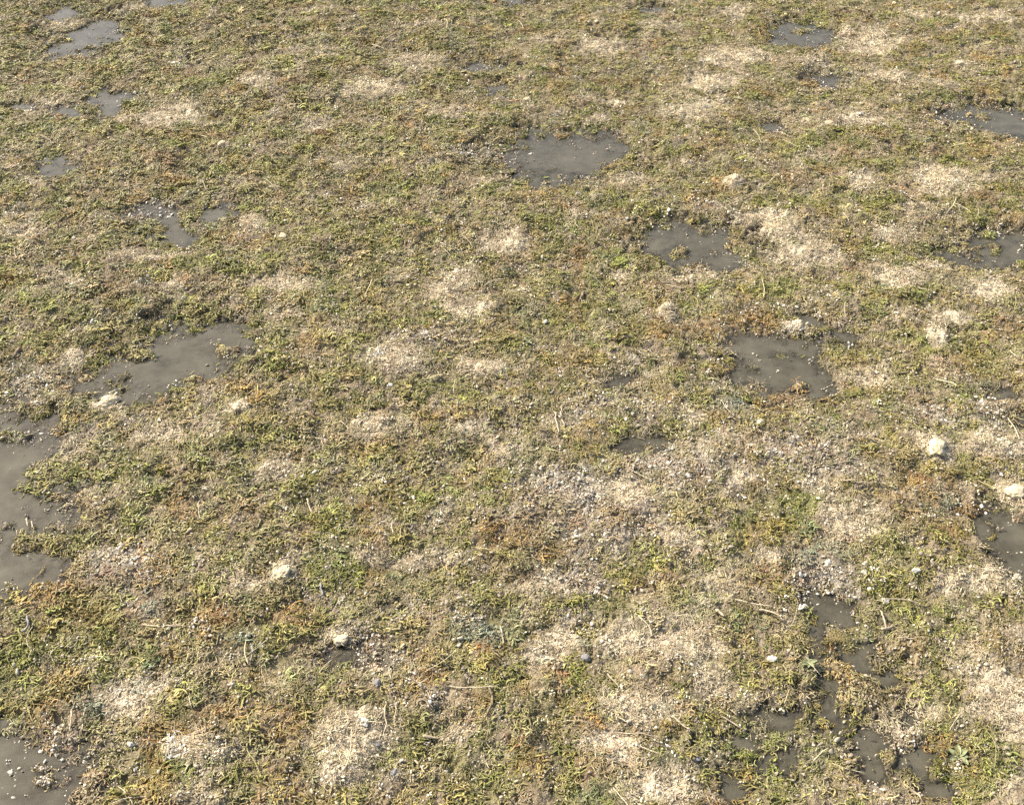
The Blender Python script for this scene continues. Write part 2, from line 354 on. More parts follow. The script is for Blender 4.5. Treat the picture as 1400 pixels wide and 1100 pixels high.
# ------------------------------------------------------------------ puddles: one still sheet each, cut to its shoreline
WATER = water_mat()
PNAMES = {
 'centre': 'smooth oval grey puddle in the upper middle, the most open and most even one',
 'far_left': 'dark muddy puddle near the top left corner with a lobe behind it',
 'upper_left': 'long thin muddy puddle on the left below the one near the top corner',
 'upper_left_sliver': 'tiny sliver of muddy water at the left edge beside pale dry grass',
 'left_small': 'small muddy puddle on the left between the thin one and the pebbly one',
 'left_mid': 'pebbly broken puddle with whitish litter on its left side and two tan tufts below',
 'left_big': 'large slanting brown puddle left of the middle with a pale patch showing in it',
 'left_edge': 'big open puddle cut off by the left edge, with tufts reaching into it',
 'corner': 'puddle in the bottom left corner with pale pebbles showing under the water',
 'right_mid': 'ragged dark puddle right of the smooth oval one and lower down',
 'right_big': 'brown puddle right of the middle dotted with small white flakes',
 'right_edge': 'muddy puddle cut off by the right edge in the upper third, lower of the two',
 'upper_right_edge': 'muddy puddle cut off by the right edge near the top, whitish specks on its left side',
 'far_right': 'small puddle near the top edge on the right with a pale speck in it',
 'far_right_low': 'little grey puddle just below the small one near the top right',
 'tiny': 'tiny grey puddle alone among moss in the upper right',
 'top_left': 'puddle cut off by the top edge on the left',
 'top_centre': 'puddle cut off by the top edge near the middle',
 'top_right': 'thin puddle by the top edge right of the middle',
 'low_right_main': 'broken straggling puddle at lower right, split by mossy islets, with white pebbles at its upper end',
 'right_rim': 'dark muddy puddle on the right edge below the two cream lumps',
 'mid_right_small': 'shallow grey puddle among pale pebbles right of the middle',
 'mid_small': 'small shallow muddy hollow above the shallow puddle right of the middle',
 'low_mid': 'shallow mud hollow near the bottom left of the middle',
 'upper_mid': 'small muddy hollow beside a pale lump near the top middle',
 'blue_rim': 'bluish shallow puddle on the right edge above the pale stony patch',
}
def smooth_pts(x, y): return None
for key, bl in PUDDLES.items():
    x0 = y0 = 9e9; x1 = y1 = -9e9
    for b in bl:
        cx, cy, t = at(b[0], b[1]); ax = b[2] * t / F * 1.7; ay = b[3] * t * t / (F * H) * 1.7
        x0 = min(x0, cx - ax); x1 = max(x1, cx + ax); y0 = min(y0, cy - ay); y1 = max(y1, cy + ay)
    st = .006
    ux = np.arange(x0, x1, st); uy = np.arange(y0, y1, st)
    UX, UY = np.meshgrid(ux, uy); w = len(ux); h = len(uy)
    xx, yy = UX.ravel(), UY.ravel()
    z = zat(xx, yy)
    # keep to the basin of this puddle: nearest blob set wins
    own = np.full(len(xx), 9e9); oth = np.full(len(xx), 9e9)
    for k2, bl2 in PUDDLES.items():
        for b in bl2:
            cx, cy, t = at(b[0], b[1]); ax = b[2] * t / F; ay = b[3] * t * t / (F * H)
            d = ((xx - cx) / ax) ** 2 + ((yy - cy) / ay) ** 2
            if k2 == key: own = np.minimum(own, d)
            else: oth = np.minimum(oth, d)
    ok = ((z < .0035) & (own <= oth)).reshape(h, w)
    q = ok[:-1, :-1] | ok[1:, :-1] | ok[:-1, 1:] | ok[1:, 1:]
    q &= (own <= oth).reshape(h, w)[:-1, :-1]
    id2 = np.arange(w * h).reshape(h, w)
    f4 = np.stack([id2[:-1, :-1], id2[:-1, 1:], id2[1:, 1:], id2[1:, :-1]], -1)[q]
    if len(f4) < 4: continue
    used, inv = np.unique(f4, return_inverse=True)
    # smoothed depth gives the murk
    dep = np.clip(-z, 0, None)
    mk = 1 - np.exp(-dep / .0065)
    co = np.stack([xx[used], yy[used], np.zeros(len(used))], 1)
    me = mesh_np('puddle', co, inv.reshape(-1, 4))
    fattr(me, 'murk', np.clip(mk[used], 0, .97))
    o = link('puddle', me, WATER)
    tag(o, PNAMES[key], 'puddle', 'puddles of muddy water in the moss', 'structure')
# puddles outside the photograph: one plain sheet of still water under the ground level
def ring_water():
    st = .02
    ux = np.arange(-6, 6, st); uy = np.arange(-1, 9, st)
    UX, UY = np.meshgrid(ux, uy); w = len(ux); h = len(uy); xx, yy = UX.ravel(), UY.ravel()
    z = zat(xx, yy); pin = np.zeros(len(xx), bool)
    t_edge = (np.abs(xx) < .47 * (yy + .45)) & (yy > .85) & (yy < 4.6)
    ok = ((z < .002) & ~t_edge).reshape(h, w)
    q = ok[:-1, :-1] & ok[1:, :-1] & ok[:-1, 1:] & ok[1:, 1:]
    id2 = np.arange(w * h).reshape(h, w)
    f4 = np.stack([id2[:-1, :-1], id2[:-1, 1:], id2[1:, 1:], id2[1:, :-1]], -1)[q]
    used, inv = np.unique(f4, return_inverse=True)
    me = mesh_np('water', np.stack([xx[used], yy[used], np.full(len(used), -.0006)], 1), inv.reshape(-1, 4))
    fattr(me, 'murk', np.clip(1 - np.exp(-np.clip(-z[used], 0, None) / .0065), 0, .97))
    o = link('water', me, WATER); tag(o, kind='structure')
ring_water()

# ------------------------------------------------------------------ scatter sources (live only inside the ground cover)
def tube(points, radii, sides=4):
    pts = np.array(points); n = len(pts)
    co = []; fa = []
    for i in range(n):
        d = pts[min(i + 1, n - 1)] - pts[max(i - 1, 0)]; d = d / (np.linalg.norm(d) + 1e-9)
        up = np.array([0, 0, 1.0]); s = np.cross(d, up); s /= (np.linalg.norm(s) + 1e-9); u = np.cross(s, d)
        for k in range(sides):
            a = 2 * math.pi * k / sides
            co.append(pts[i] + radii[i] * (math.cos(a) * s + math.sin(a) * u))
    for i in range(n - 1):
        for k in range(sides):
            a = i * sides + k; b = i * sides + (k + 1) % sides
            fa.append((a, b, b + sides, a + sides))
    return np.array(co), np.array(fa)

def strands(name, n, spread, lmin, lmax, r, curl, rise, aniso, seed, side_bias=0.0, sides=3, segs=5):
    R = np.random.RandomState(seed)
    C = []; Fc = []; A = []; off = 0
    for k in range(n):
        p = np.array([R.normal(0, spread), R.normal(0, spread), -.001])
        ang = R.normal(0, aniso) + (math.pi if R.rand() < .5 else 0)
        L = R.uniform(lmin, lmax); st = L / segs; el = R.uniform(.1, rise)
        pts = [p.copy()]; tw = R.normal(0, curl)
        for i in range(segs):
            ang += R.normal(tw * .5, curl * .6); e = el * (1 - 1.7 * i / segs)
            p = p + st * np.array([math.cos(ang) * math.cos(e), math.sin(ang) * math.cos(e), math.sin(e)])
            pts.append(p.copy())
        rr = r * R.uniform(.6, 1.35)
        rad = [rr * (.9 if i == 0 else 1.0 if i < segs else .35) * R.uniform(.8, 1.2) for i in range(segs + 1)]
        co, fa = tube(pts, rad, sides)
        C.append(co); Fc.append(fa + off); off += len(co); A.append(np.full(len(co), R.rand()))
    me = mesh_np(name, np.concatenate(C), np.concatenate(Fc))
    fattr(me, 'strand', np.concatenate(A))
    return me

def ico():
    import bmesh
    bm = bmesh.new(); bmesh.ops.create_icosphere(bm, subdivisions=2, radius=1)
    v = np.array([p.co[:] for p in bm.verts]); f = np.array([[q.index for q in p.verts] for p in bm.faces]); bm.free()
    return v, f
IV, IF = ico()
def lump(v, seed, sx, sy, sz, rough=.3, cuts=3):
    R = np.random.RandomState(seed); o = R.uniform(0, 50, 3)
    n = perlin(v[:, 0] * 1.1 + o[0] + v[:, 2] * .7, v[:, 1] * 1.1 + o[1] - v[:, 2] * .5, seed)
    n2 = perlin(v[:, 0] * 2.6 + o[1] + v[:, 2] * 1.7, v[:, 1] * 2.6 + o[2] + v[:, 2], seed + 3)
    w = v * (1 + rough * n + rough * .45 * n2)[:, None]
    if len(v) > 500:
        w = w * (1 + .10 * perlin(v[:, 0] * 7 + o[2] + v[:, 2] * 5, v[:, 1] * 7 + o[0] - v[:, 2] * 4, seed + 5) + .05 * perlin(v[:, 0] * 17 + v[:, 2] * 12, v[:, 1] * 17 - v[:, 2] * 9, seed + 6))[:, None]
    for k in range(cuts):                       # flat facets
        d = R.normal(size=3); d /= np.linalg.norm(d); lim = R.uniform(.62, .9)
        s = w @ d; w = w - np.clip(s - lim, 0, None)[:, None] * d * .85
    return w * np.array([sx, sy, sz])
def crumbs(name, n, spread, smin, smax, flat, seed):
    R = np.random.RandomState(seed); C = []; Fc = []; A = []; off = 0
    for k in range(n):
        s = R.uniform(smin, smax)
        v = lump(IV, seed * 31 + k, s * R.uniform(.7, 1.4), s * R.uniform(.6, 1), s * flat * R.uniform(.7, 1.3), .35)
        a, b = R.uniform(0, 6.28), R.normal(0, .35)
        v = v @ np.array([[1, 0, 0], [0, math.cos(b), math.sin(b)], [0, -math.sin(b), math.cos(b)]]) @ np.array([[math.cos(a), math.sin(a), 0], [-math.sin(a), math.cos(a), 0], [0, 0, 1]])
        v = v + np.array([R.normal(0, spread), R.normal(0, spread), s * flat * .25])
        C.append(v); Fc.append(IF + off); off += len(v); A.append(np.full(len(v), R.rand()))
    me = mesh_np(name, np.concatenate(C), np.concatenate(Fc)); fattr(me, 'strand', np.concatenate(A))
    return me

def scatter(name, meshes, mat, x, y, dz, rot, scale, tint, label, cat, zmin=-9):
    coll = bpy.data.collections.new(name + '_pieces')
    for i, me in enumerate(meshes):
        me.materials.append(mat)
        coll.objects.link(bpy.data.objects.new('%s_piece_%02d' % (name, i), me))
    n = len(x)
    me = bpy.data.meshes.new(name); me.vertices.add(n)
    z = np.maximum(zat(x, y), zmin) + dz
    me.vertices.foreach_set('co', np.stack([x, y, z], 1).astype(np.float32).ravel())
    e = .006                                        # lie along the slope
    sx = (zat(x + e, y) - zat(x - e, y)) / (2 * e); sy = (zat(x, y + e) - zat(x, y - e)) / (2 * e)
    ca, sa = np.cos(rot[:, 2]), np.sin(rot[:, 2])
    rx = rot[:, 0] + np.arctan((-sx * sa + sy * ca) * .7); ry = rot[:, 1] - np.arctan((sx * ca + sy * sa) * .7)
    fattr(me, 'rot', np.stack([rx, ry, rot[:, 2]], 1), 'FLOAT_VECTOR')
    fattr(me, 'size', scale); fattr(me, 'tint', tint, 'FLOAT_VECTOR')
    a = me.attributes.new('pick', 'INT', 'POINT'); a.data.foreach_set('value', RS.randint(0, len(meshes), n).astype(np.int32))
    o = link(name, me, mat)
    ng = bpy.data.node_groups.new(name, 'GeometryNodeTree')
    ng.interface.new_socket('Geometry', in_out='INPUT', socket_type='NodeSocketGeometry')
    ng.interface.new_socket('Geometry', in_out='OUTPUT', socket_type='NodeSocketGeometry')
    N = ng.nodes.new; L = ng.links.new
    gi, go = N('NodeGroupInput'), N('NodeGroupOutput')
    ci = N('GeometryNodeCollectionInfo'); ci.inputs[0].default_value = coll; ci.inputs['Separate Children'].default_value = True; ci.inputs['Reset Children'].default_value = True
    ip = N('GeometryNodeInstanceOnPoints'); ip.inputs['Pick Instance'].default_value = True
    def na(nm, t):
        q = N('GeometryNodeInputNamedAttribute'); q.data_type = t; q.inputs[0].default_value = nm
        return [s for s in q.outputs if s.name == 'Attribute' and s.enabled][0]
    e2r = N('FunctionNodeEulerToRotation')
    L(na('rot', 'FLOAT_VECTOR'), e2r.inputs[0]); L(e2r.outputs[0], ip.inputs['Rotation'])
    L(na('size', 'FLOAT'), ip.inputs['Scale']); L(na('pick', 'INT'), ip.inputs['Instance Index'])
    L(gi.outputs[0], ip.inputs['Points']); L(ci.outputs[0], ip.inputs['Instance']); L(ip.outputs[0], go.inputs[0])
    m = o.modifiers.new('cover', 'NODES'); m.node_group = ng
    tag(o, label, cat, None, 'stuff')
    return o

def points(n, seed):
    """points over the ground the photo sees (with a margin), even on the ground"""
    R = np.random.RandomState(seed)
    y = R.uniform(.70, 5.3, int(n * 1.6)); x = R.uniform(-2.7, 2.7, int(n * 1.6))
    k = np.abs(x) < .5 * (y + .55)
    x, y = x[k], y[k]
    return x, y
def tri(n, R, a): return R.normal(0, a, n)

GREENM = np.array([.225, .235, .055]); OLIVE = np.array([.285, .258, .082]); RUSTM = np.array([.33, .205, .07]); TEALM = np.array([.20, .23, .165]); STRAW = np.array([.64, .555, .385]); TAUPE = np.array([.36, .28, .185]); BRT = np.array([.33, .33, .08])
def moss_tint(f, x, y, R):
    n = len(x)
    c = np.tile(OLIVE, (n, 1)); c = mixc(c, TAUPE, .55 * sstep(-.25, .5, fbm(x, y, 11, 3, 401)))
    c = mixc(c, GREENM, np.clip(f['green'] * R.uniform(.5, 1.3, n), 0, 1)); c = mixc(c, BRT, sstep(.2, .6, fbm(x, y, 17, 3, 403)) * f['green'] * .8)
    c = mixc(c, RUSTM, np.clip(f['rust'] * R.uniform(.2, 1.2, n), 0, 1)); c = mixc(c, TEALM, np.clip(f['teal'] * R.uniform(.6, 1.2, n), 0, 1))
    c = mixc(c, TAUPE * 1.1, np.clip(f['grey'] * .75 * R.uniform(.5, 1.2, n), 0, 1))
    c = mixc(c, STRAW * .85, np.clip(f['tan'] * R.uniform(.3, 1.25, n), 0, 1))
    c *= np.exp(R.normal(0, .24, n))[:, None]
    c *= (1 + R.normal(0, .05, (n, 3)))
    return np.clip(c, .012, .75)
def lean(x, y):
    """the moss strands lie up to the right on the left-hand side, at random elsewhere"""
    return .75 - .5 * sstep(-1.2, 1.5, x) + .5 * fbm(x, y, 1.5, 2, 500)

def build_moss():
    x, y = points(MOSS_N, 21); f = fields(x, y); R = np.random.RandomState(22)
    dens = (1 - .97 * f['p']) * (.35 + .75 * sstep(-.30, .30, fbm(x, y, 16, 3, 415))) * (1 - .68 * f['tan']) * (1 - .45 * f['grey']) * (.55 + .6 * sstep(-.4, .4, fbm(x, y, 30, 2, 411)))
    dens = np.where(f['z'] < -.0045, dens * .5, dens)
    dens = np.maximum(dens, .60 * sstep(.15, .4, f['q']) * (1 - sstep(.66, 1.15, f['q'])) + .02 * sstep(.3, .6, f['q']))
    k = R.rand(len(x)) < dens
    x, y = x[k], y[k]; f = {a: b[k] for a, b in f.items()}; n = len(x)
    an = lean(x, y) + R.normal(0, 1, n) * (.35 + .9 * sstep(-.9, .8, x))
    rot = np.stack([R.normal(0, .15, n), R.normal(0, .15, n), an], 1)
    sc = R.uniform(.5, 1.3, n) * (1.18 - .18 * sstep(-.6, .4, x)) * (1 - .62 * f['p']) * (1 - .35 * f['tan']) * (1 - .3 * f['shore'])
    ms = [strands('moss_%d' % i, 18, .0072, .006, .016, .00112, .75, .45, .9, 600 + i) for i in range(10)]
    ms += [strands('moss_leafy_%d' % i, 26, .0065, .004, .009, .0010, .8, .7, 1.3, 620 + i, segs=3) for i in range(5)]
    scatter('moss', ms, tint_mat('moss_strands', .5, .42, transl=.18), x, y, -.0005, rot, sc, moss_tint(f, x, y, R),
            'low tangled green, olive and rust moss covering the damp ground', 'moss', zmin=-.003)
def build_fibres():
    x, y = points(FIB_N, 31); f = fields(x, y); R = np.random.RandomState(32)
    dens = (1 - f['p']) * (.10 + .80 * f['tan'])
    k = (R.rand(len(x)) < dens) & (f['z'] > -.004)
    x, y = x[k], y[k]; f = {a: b[k] for a, b in f.items()}; n = len(x)
    an = lean(x, y) + R.normal(0, 1.1, n)
    rot = np.stack([R.normal(0, .12, n), R.normal(0, .12, n), an], 1)
    sc = R.uniform(.6, 1.3, n)
    ms = [strands('fibre_%d' % i, 24, .008, .005, .015, .00055, .8, .3, 1.2, 700 + i, segs=4) for i in range(8)]
    t = mixc(np.tile(STRAW, (n, 1)), TAUPE * 1.25, R.rand(n) * .7) * np.exp(R.normal(0, .2, n))[:, None]
    t = mixc(t, moss_tint(f, x, y, R), (1 - f['tan']) * .6) * (.92 + .30 * f['core'])[:, None]
    scatter('dry_grass', ms, tint_mat('dry_fibres', .8, .2, transl=.25), x, y, .0005, rot, sc, np.clip(t, .02, .8),
            'fine straw coloured dead grass lying in pale fuzzy patches', 'dry grass')
def build_crumbs():
    x, y = points(CRU_N, 41); f = fields(x, y); R = np.random.RandomState(42)
    dens = .34 + .66 * f['grey'] + .16 * f['tan'] + .10 * f['shore']
    dens = np.where(f['p'] > .5, .05 + .40 * (1 - sstep(.6, 1.1, f['q'])) + .45 * f['grey'], dens)
    k = R.rand(len(x)) < dens
    x, y = x[k], y[k]; f = {a: b[k] for a, b in f.items()}; n = len(x)
    rot = np.stack([R.normal(0, .25, n), R.normal(0, .25, n), R.uniform(0, 6.28, n)], 1)
    sc = R.uniform(.45, 1.0, n) ; big = R.rand(n) < .04 + .08 * f['grey']; sc[big] *= 1.6
    ms = [crumbs('crumb_%d' % i, 6, .008, .0012, .0032, .55, 800 + i) for i in range(10)]
    grey = np.array([.39, .345, .255]); white = np.array([.62, .575, .47]); brown = np.array([.22, .17, .12])
    t = mixc(np.tile(brown, (n, 1)), grey, R.rand(n)); w = (R.rand(n) < .07 + .32 * f['grey']); t[w] = white * R.uniform(.75, 1.1, (w.sum(), 1))
    t = mixc(t, STRAW, f['tan'] * (.4 + .6 * R.rand(n)))
    scatter('gravel', ms, tint_mat('pebble_grit', .5, .5), x, y, .0008, rot, sc, np.clip(t * np.exp(R.normal(0, .2, n))[:, None], .02, .85),
            'fine pale grit and tiny pebbles strewn between the moss tufts', 'gravel', zmin=-.0030)
    return
def build_blades():
    x, y = points(5000, 51); f = fields(x, y); R = np.random.RandomState(52)
    k = (R.rand(len(x)) < .25 + .3 * f['tan']) & (f['q'] < .45)
    x, y = x[k], y[k]; f = {a: b[k] for a, b in f.items()}; n = len(x)
    rot = np.stack([R.normal(0, .1, n), R.normal(0, .1, n), R.uniform(0, 6.28, n)], 1)
    ms = [strands('blade_%d' % i, 1, .002, .03, .075, .0008, .16, .45, .5, 900 + i, segs=8, sides=4) for i in range(14)]
    t = mixc(np.tile(STRAW * 1.1, (n, 1)), OLIVE * 1.3, (R.rand(n) < .4) * .8)
    scatter('stray_stems', ms, tint_mat('stray_stems', .7, .3, transl=.2), x, y, .004, rot, R.uniform(.6, 1.15, n), np.clip(t, .02, .8),
            'stray thin pale stems and threads lying loose across the moss', 'dead stems')
MOSS_N = 190000; FIB_N = 110000; CRU_N = 125000
build_moss(); build_fibres(); build_crumbs(); build_blades()

# ------------------------------------------------------------------ individual things
def hi_ico():
    import bmesh
    bm = bmesh.new(); bmesh.ops.create_icosphere(bm, subdivisions=4, radius=1)
    v = np.array([p.co[:] for p in bm.verts]); f = np.array([[q.index for q in p.verts] for p in bm.faces]); bm.free()
    return v, f
HV, HF = hi_ico()
M_CREAM = solid_mat('cream_stone', (.38, .31, .19), (.60, .51, .35), 60, .85, .002)
M_WHITE = solid_mat('white_stone', (.34, .315, .26), (.57, .53, .45), 90, .7, .0012)
M_GREY = solid_mat('grey_stone', (.12, .115, .11), (.25, .24, .23), 80, .75, .0015)
M_TWIG = solid_mat('pale_twig', (.26, .20, .13), (.50, .42, .30), 150, .75, .0008)
M_DARK = solid_mat('dark_twig', (.10, .075, .05), (.24, .18, .12), 150, .8, .0008)
M_LEAF = solid_mat('pale_leaf', (.13, .15, .065), (.24, .26, .13), 60, .6, .0006)

def stone(px, py, wpx, mat, label, asp=.75, flat=.55, rot=0.0, seed=None, sink=.30, group=None, name='stone', rough=.28, cat='stone'):
    x, y, t = at(px, py); s = wpx * t / F * .44
    seed = seed or int(px * 7 + py)
    v = lump(HV if wpx > 9 else IV, seed, s, s * asp, s * flat, rough, 1 if mat == M_CREAM else 4)
    me = mesh_np(name, v, HF if wpx > 9 else IF)
    o = link(name, me, mat); o.location = (x, y, float(zat(x, y)) + s * flat * (1 - sink * 2) + .002); o.rotation_euler = (random.uniform(-.2, .2), random.uniform(-.2, .2), rot)
    tag(o, label, cat, group)
    return o
STONES = [
 (1276,626,36,M_CREAM,'rounded cream lump with a white face, upper of the two near the right edge'),
 (1386,682,32,M_CREAM,'cream lump with crusty white pits at the right edge, above the dark puddle'),
 (467,876,28,M_CREAM,'cream and white pitted lump on rusty moss left of the bottom middle'),
 (390,797,26,M_CREAM,'cream lump half sunk in a tan fuzzy patch, up and left of the pitted one'),
 (1004,255,13,M_CREAM,'small cream stone right of the smooth oval puddle, the lower of two there'),
 (941,231,11,M_CREAM,'tiny cream stone right of the smooth oval puddle, the upper of two there'),
 (305,207,15,M_CREAM,'flat cream stone among rust moss in the upper left, above the pebbly puddle'),
 (388,332,13,M_CREAM,'small round cream stone right of the pebbly broken puddle'),
 (681,119,15,M_CREAM,'low cream lump on the rim of the small muddy hollow near the top middle'),
 (720,139,14,M_CREAM,'slanted cream sliver of stone just right of the lump on the hollow rim'),
 (815,42,9,M_CREAM,'tiny pale orange stone near the top edge right of the middle'),
 (843,145,14,M_CREAM,'thin pale flat stone above and right of the smooth oval puddle'),
 (1310,96,16,M_CREAM,'long flat pink cream stone near the top right'),
 (1222,8,9,M_CREAM,'tiny pale orange stone close to the top edge on the right'),
 (130,448,12,M_WHITE,'round white stone standing alone up and left of the large slanting puddle'),
 (151,552,34,M_CREAM,'long bright cream wedge of stone at the lower left tip of the large slanting puddle'),
 (326,568,20,M_CREAM,'bright cream tufty stone below and right of the large slanting puddle'),
 (910,431,17,M_CREAM,'pointed cream stone near the middle, up and left of the flake dotted puddle'),
 (1090,449,22,M_CREAM,'cream wedge stone on the upper rim of the flake dotted puddle'),
 (800,905,17,M_GREY,'bluish grey knobbly stone with a dark hollow below the middle'),
 (516,942,15,M_GREY,'smooth dark grey stone above the bright tan patch near the bottom'),
 (518,1028,10,M_GREY,'small dark grey stone on the bright tan patch near the bottom'),
 (540,1066,14,M_GREY,'grey stone at the foot of the bright tan patch by the bottom edge'),
 (499,1003,20,M_WHITE,'angular white stone on the bright tan patch near the bottom'),
 (1249,791,14,M_WHITE,'bright white angular stone right of the white pebble cluster at lower right'),
 (1209,824,13,M_WHITE,'white ringed stone below the bright angular one at lower right'),
 (1180,792,14,M_WHITE,'flaky white stone left of the bright angular one at lower right'),
 (1130,778,12,M_WHITE,'whitish lichen crusted stone on dark teal moss at lower right'),
 (1302,883,9,M_CREAM,'small cream stone among green moss near the right edge, lower down'),
 (1391,788,17,M_WHITE,'pale blocky stone at the right edge just below the dark puddle there'),
 (1054,907,15,M_WHITE,'whitish stone alone in shadowed moss left of the broken puddle at lower right'),
 (181,1026,14,M_WHITE,'white flaky stone near the bottom left corner, right of the pebbly puddle'),
 (141,905,9,M_WHITE,'tiny white stone on tan ground at lower left'),
 (583,466,15,M_WHITE,'pale grey stone in the whitish streak left of the middle'),
 (535,537,11,M_WHITE,'white stone between two tan patches left of the middle'),
 (746,448,9,M_WHITE,'slim white chip on green moss near the middle'),
 (1172,303,9,M_WHITE,'white stone chip below the pale mat in the upper right'),
 (857,306,8,M_WHITE,'little white stone below the smooth oval puddle, to its right'),
 (103,333,10,M_WHITE,'white oval stone left of and below the pebbly broken puddle'),
 (940,660,11,M_WHITE,'grey white stone in the pale pebble field right of the middle'),
 (1173,167,10,M_WHITE,'upright white stone among moss right of the tiny puddle'),
 (1038,588,12,M_WHITE,'bright white stone among the pebbles below the flake dotted puddle'),
 (952,1045,12,M_GREY,'grey stone beside the narrow muddy strip near the bottom'),
 (28,1015,14,M_WHITE,'pale cream stone on yellow moss above the bottom left corner puddle'),
]
for i, s in enumerate(STONES):
    wide = s[2] > 25
    stone(s[0], s[1], s[2], s[3], s[4], asp=.62 if i in (15, 12, 9, 11) else .8, flat=.25 if i in (12, 11, 9) else .45, rot=.6 if i in (15, 9) else random.uniform(0, 3), sink=.41,
          rough=.4)

# pebble clusters: each pebble its own object, those of one cluster cannot be told apart
CLUST = [
 (1128,815,46,30,34,5.5,'small white pebble in the scatter above the broken puddle at lower right'),
 (1075,500,52,32,30,5.0,'small white flake lying in the brown puddle right of the middle'),
 (40,1065,55,35,30,7.0,'pale pebble under the water of the bottom left corner puddle'),
 (1095,622,42,22,28,5.5,'pale pebble in the stony patch below the flake dotted puddle'),
 (180,770,32,13,26,6.0,'pale pebble in the stony patch right of the big left edge puddle'),
 (785,675,44,26,34,6.0,'pale pebble in the stony field just right of and below the middle'),
 (850,200,26,16,8,3.0,'tiny white speck at the right end of the smooth oval puddle'),
 (855,225,26,14,12,3.6,'tiny white pebble on the shore right of the smooth oval puddle'),
 (215,292,34,14,20,4.2,'whitish pebble at the left end of the pebbly broken puddle'),
 (1330,158,34,12,14,3.6,'whitish speck in the puddle at the right edge near the top'),
 (905,648,34,18,20,5.0,'pale pebble by the shallow grey puddle right of the middle'),
 (1320,570,46,26,20,5.0,'pale pebble in the stony ground near the right edge, above the cream lumps'),
]
for (px, py, rx, ry, n, w, lab) in CLUST:
    protos = []
    for i in range(n):
        a = random.uniform(0, 6.28); r = math.sqrt(random.random())
        qx, qy = px + rx * r * math.cos(a), py + ry * r * math.sin(a)
        x, y, t = at(qx, qy); s = w * t / F * .45 * random.choice([.7, .85, 1, 1, 1.2, 1.5])
        if len(protos) < 4:
            v = lump(IV, int(px) + len(protos) * 13, 1, .72, .4, .35, 4)
            me = mesh_np('pebble', v, IF); o = link('pebble', me, M_WHITE); protos.append(o)
        else:
            o = protos[i % 4].copy(); COL.objects.link(o)
        o.scale = (s, s, s); z = float(zat(x, y))
        o.location = (x, y, z + s * .15 if z > -.008 else max(z + s * .2, -.0075)); o.rotation_euler = (random.uniform(-.3, .3), random.uniform(-.3, .3), random.uniform(0, 6.28))
        tag(o, lab, 'pebble', lab.replace('small ', '').replace('tiny ', '') + 's' if False else 'pebbles: ' + ' '.join(lab.split()[-7:]))

def twig(pts, wpx, mat, label, name='twig', cat='twig', fork=None, lift=.006, nodes=9):
    """pts in photo pixels along the twig"""
    W = []
    for (px, py) in pts:
        x, y, t = at(px, py); W.append(np.array([x, y]))
    W = np.array(W); d = np.r_[0, np.cumsum(np.linalg.norm(np.diff(W, axis=0), axis=1))]
    q = np.linspace(0, d[-1], nodes); xs = np.interp(q, d, W[:, 0]); ys = np.interp(q, d, W[:, 1])
    L = d[-1]; k = random.uniform(0, 9)
    ox = np.array([float(perlin(np.array([i * .55 + k]), np.array([3.1 + k]), 4)[0]) for i in range(nodes)]) * L * .06
    xs = xs + ox; ys = ys - ox * .5
    zs = zat(xs, ys); zs = np.maximum(zs, np.linspace(zs[0], zs[-1], nodes)); zs = np.maximum(zs, .001) + lift
    t = at(*pts[0])[2]; r = wpx * t / F * .5
    prof = r * (1.0 - .5 * np.linspace(0, 1, nodes)) * np.array([random.uniform(.85, 1.2) for _ in range(nodes)])
    prof[0] *= .7; prof[-1] *= .5
    co, fa = tube(np.stack([xs, ys, zs], 1), prof, 7)
    parts = [(co, fa)]
    if fork is not None:
        i = int(nodes * fork[0]); p = np.array([xs[i], ys[i], zs[i]])
        e = np.array([*at(*fork[1])[:2], zs[i] + .004])
        sub = np.stack([p + (e - p) * u + np.array([0, 0, .004 * math.sin(u * 3)]) for u in np.linspace(0, 1, 5)])
        parts.append(tube(sub, r * .65 * np.array([1, .9, .8, .65, .35]), 6))
    off = 0; C = []; Fa = []
    for c, f_ in parts: C.append(c); Fa.append(f_ + off); off += len(c)
    C = np.concatenate(C); org = np.array([xs.mean(), ys.mean(), zs.min()])
    me = mesh_np(name, C - org, np.concatenate(Fa)); o = link(name, me, mat); o.location = org
    tag(o, label, cat); return o
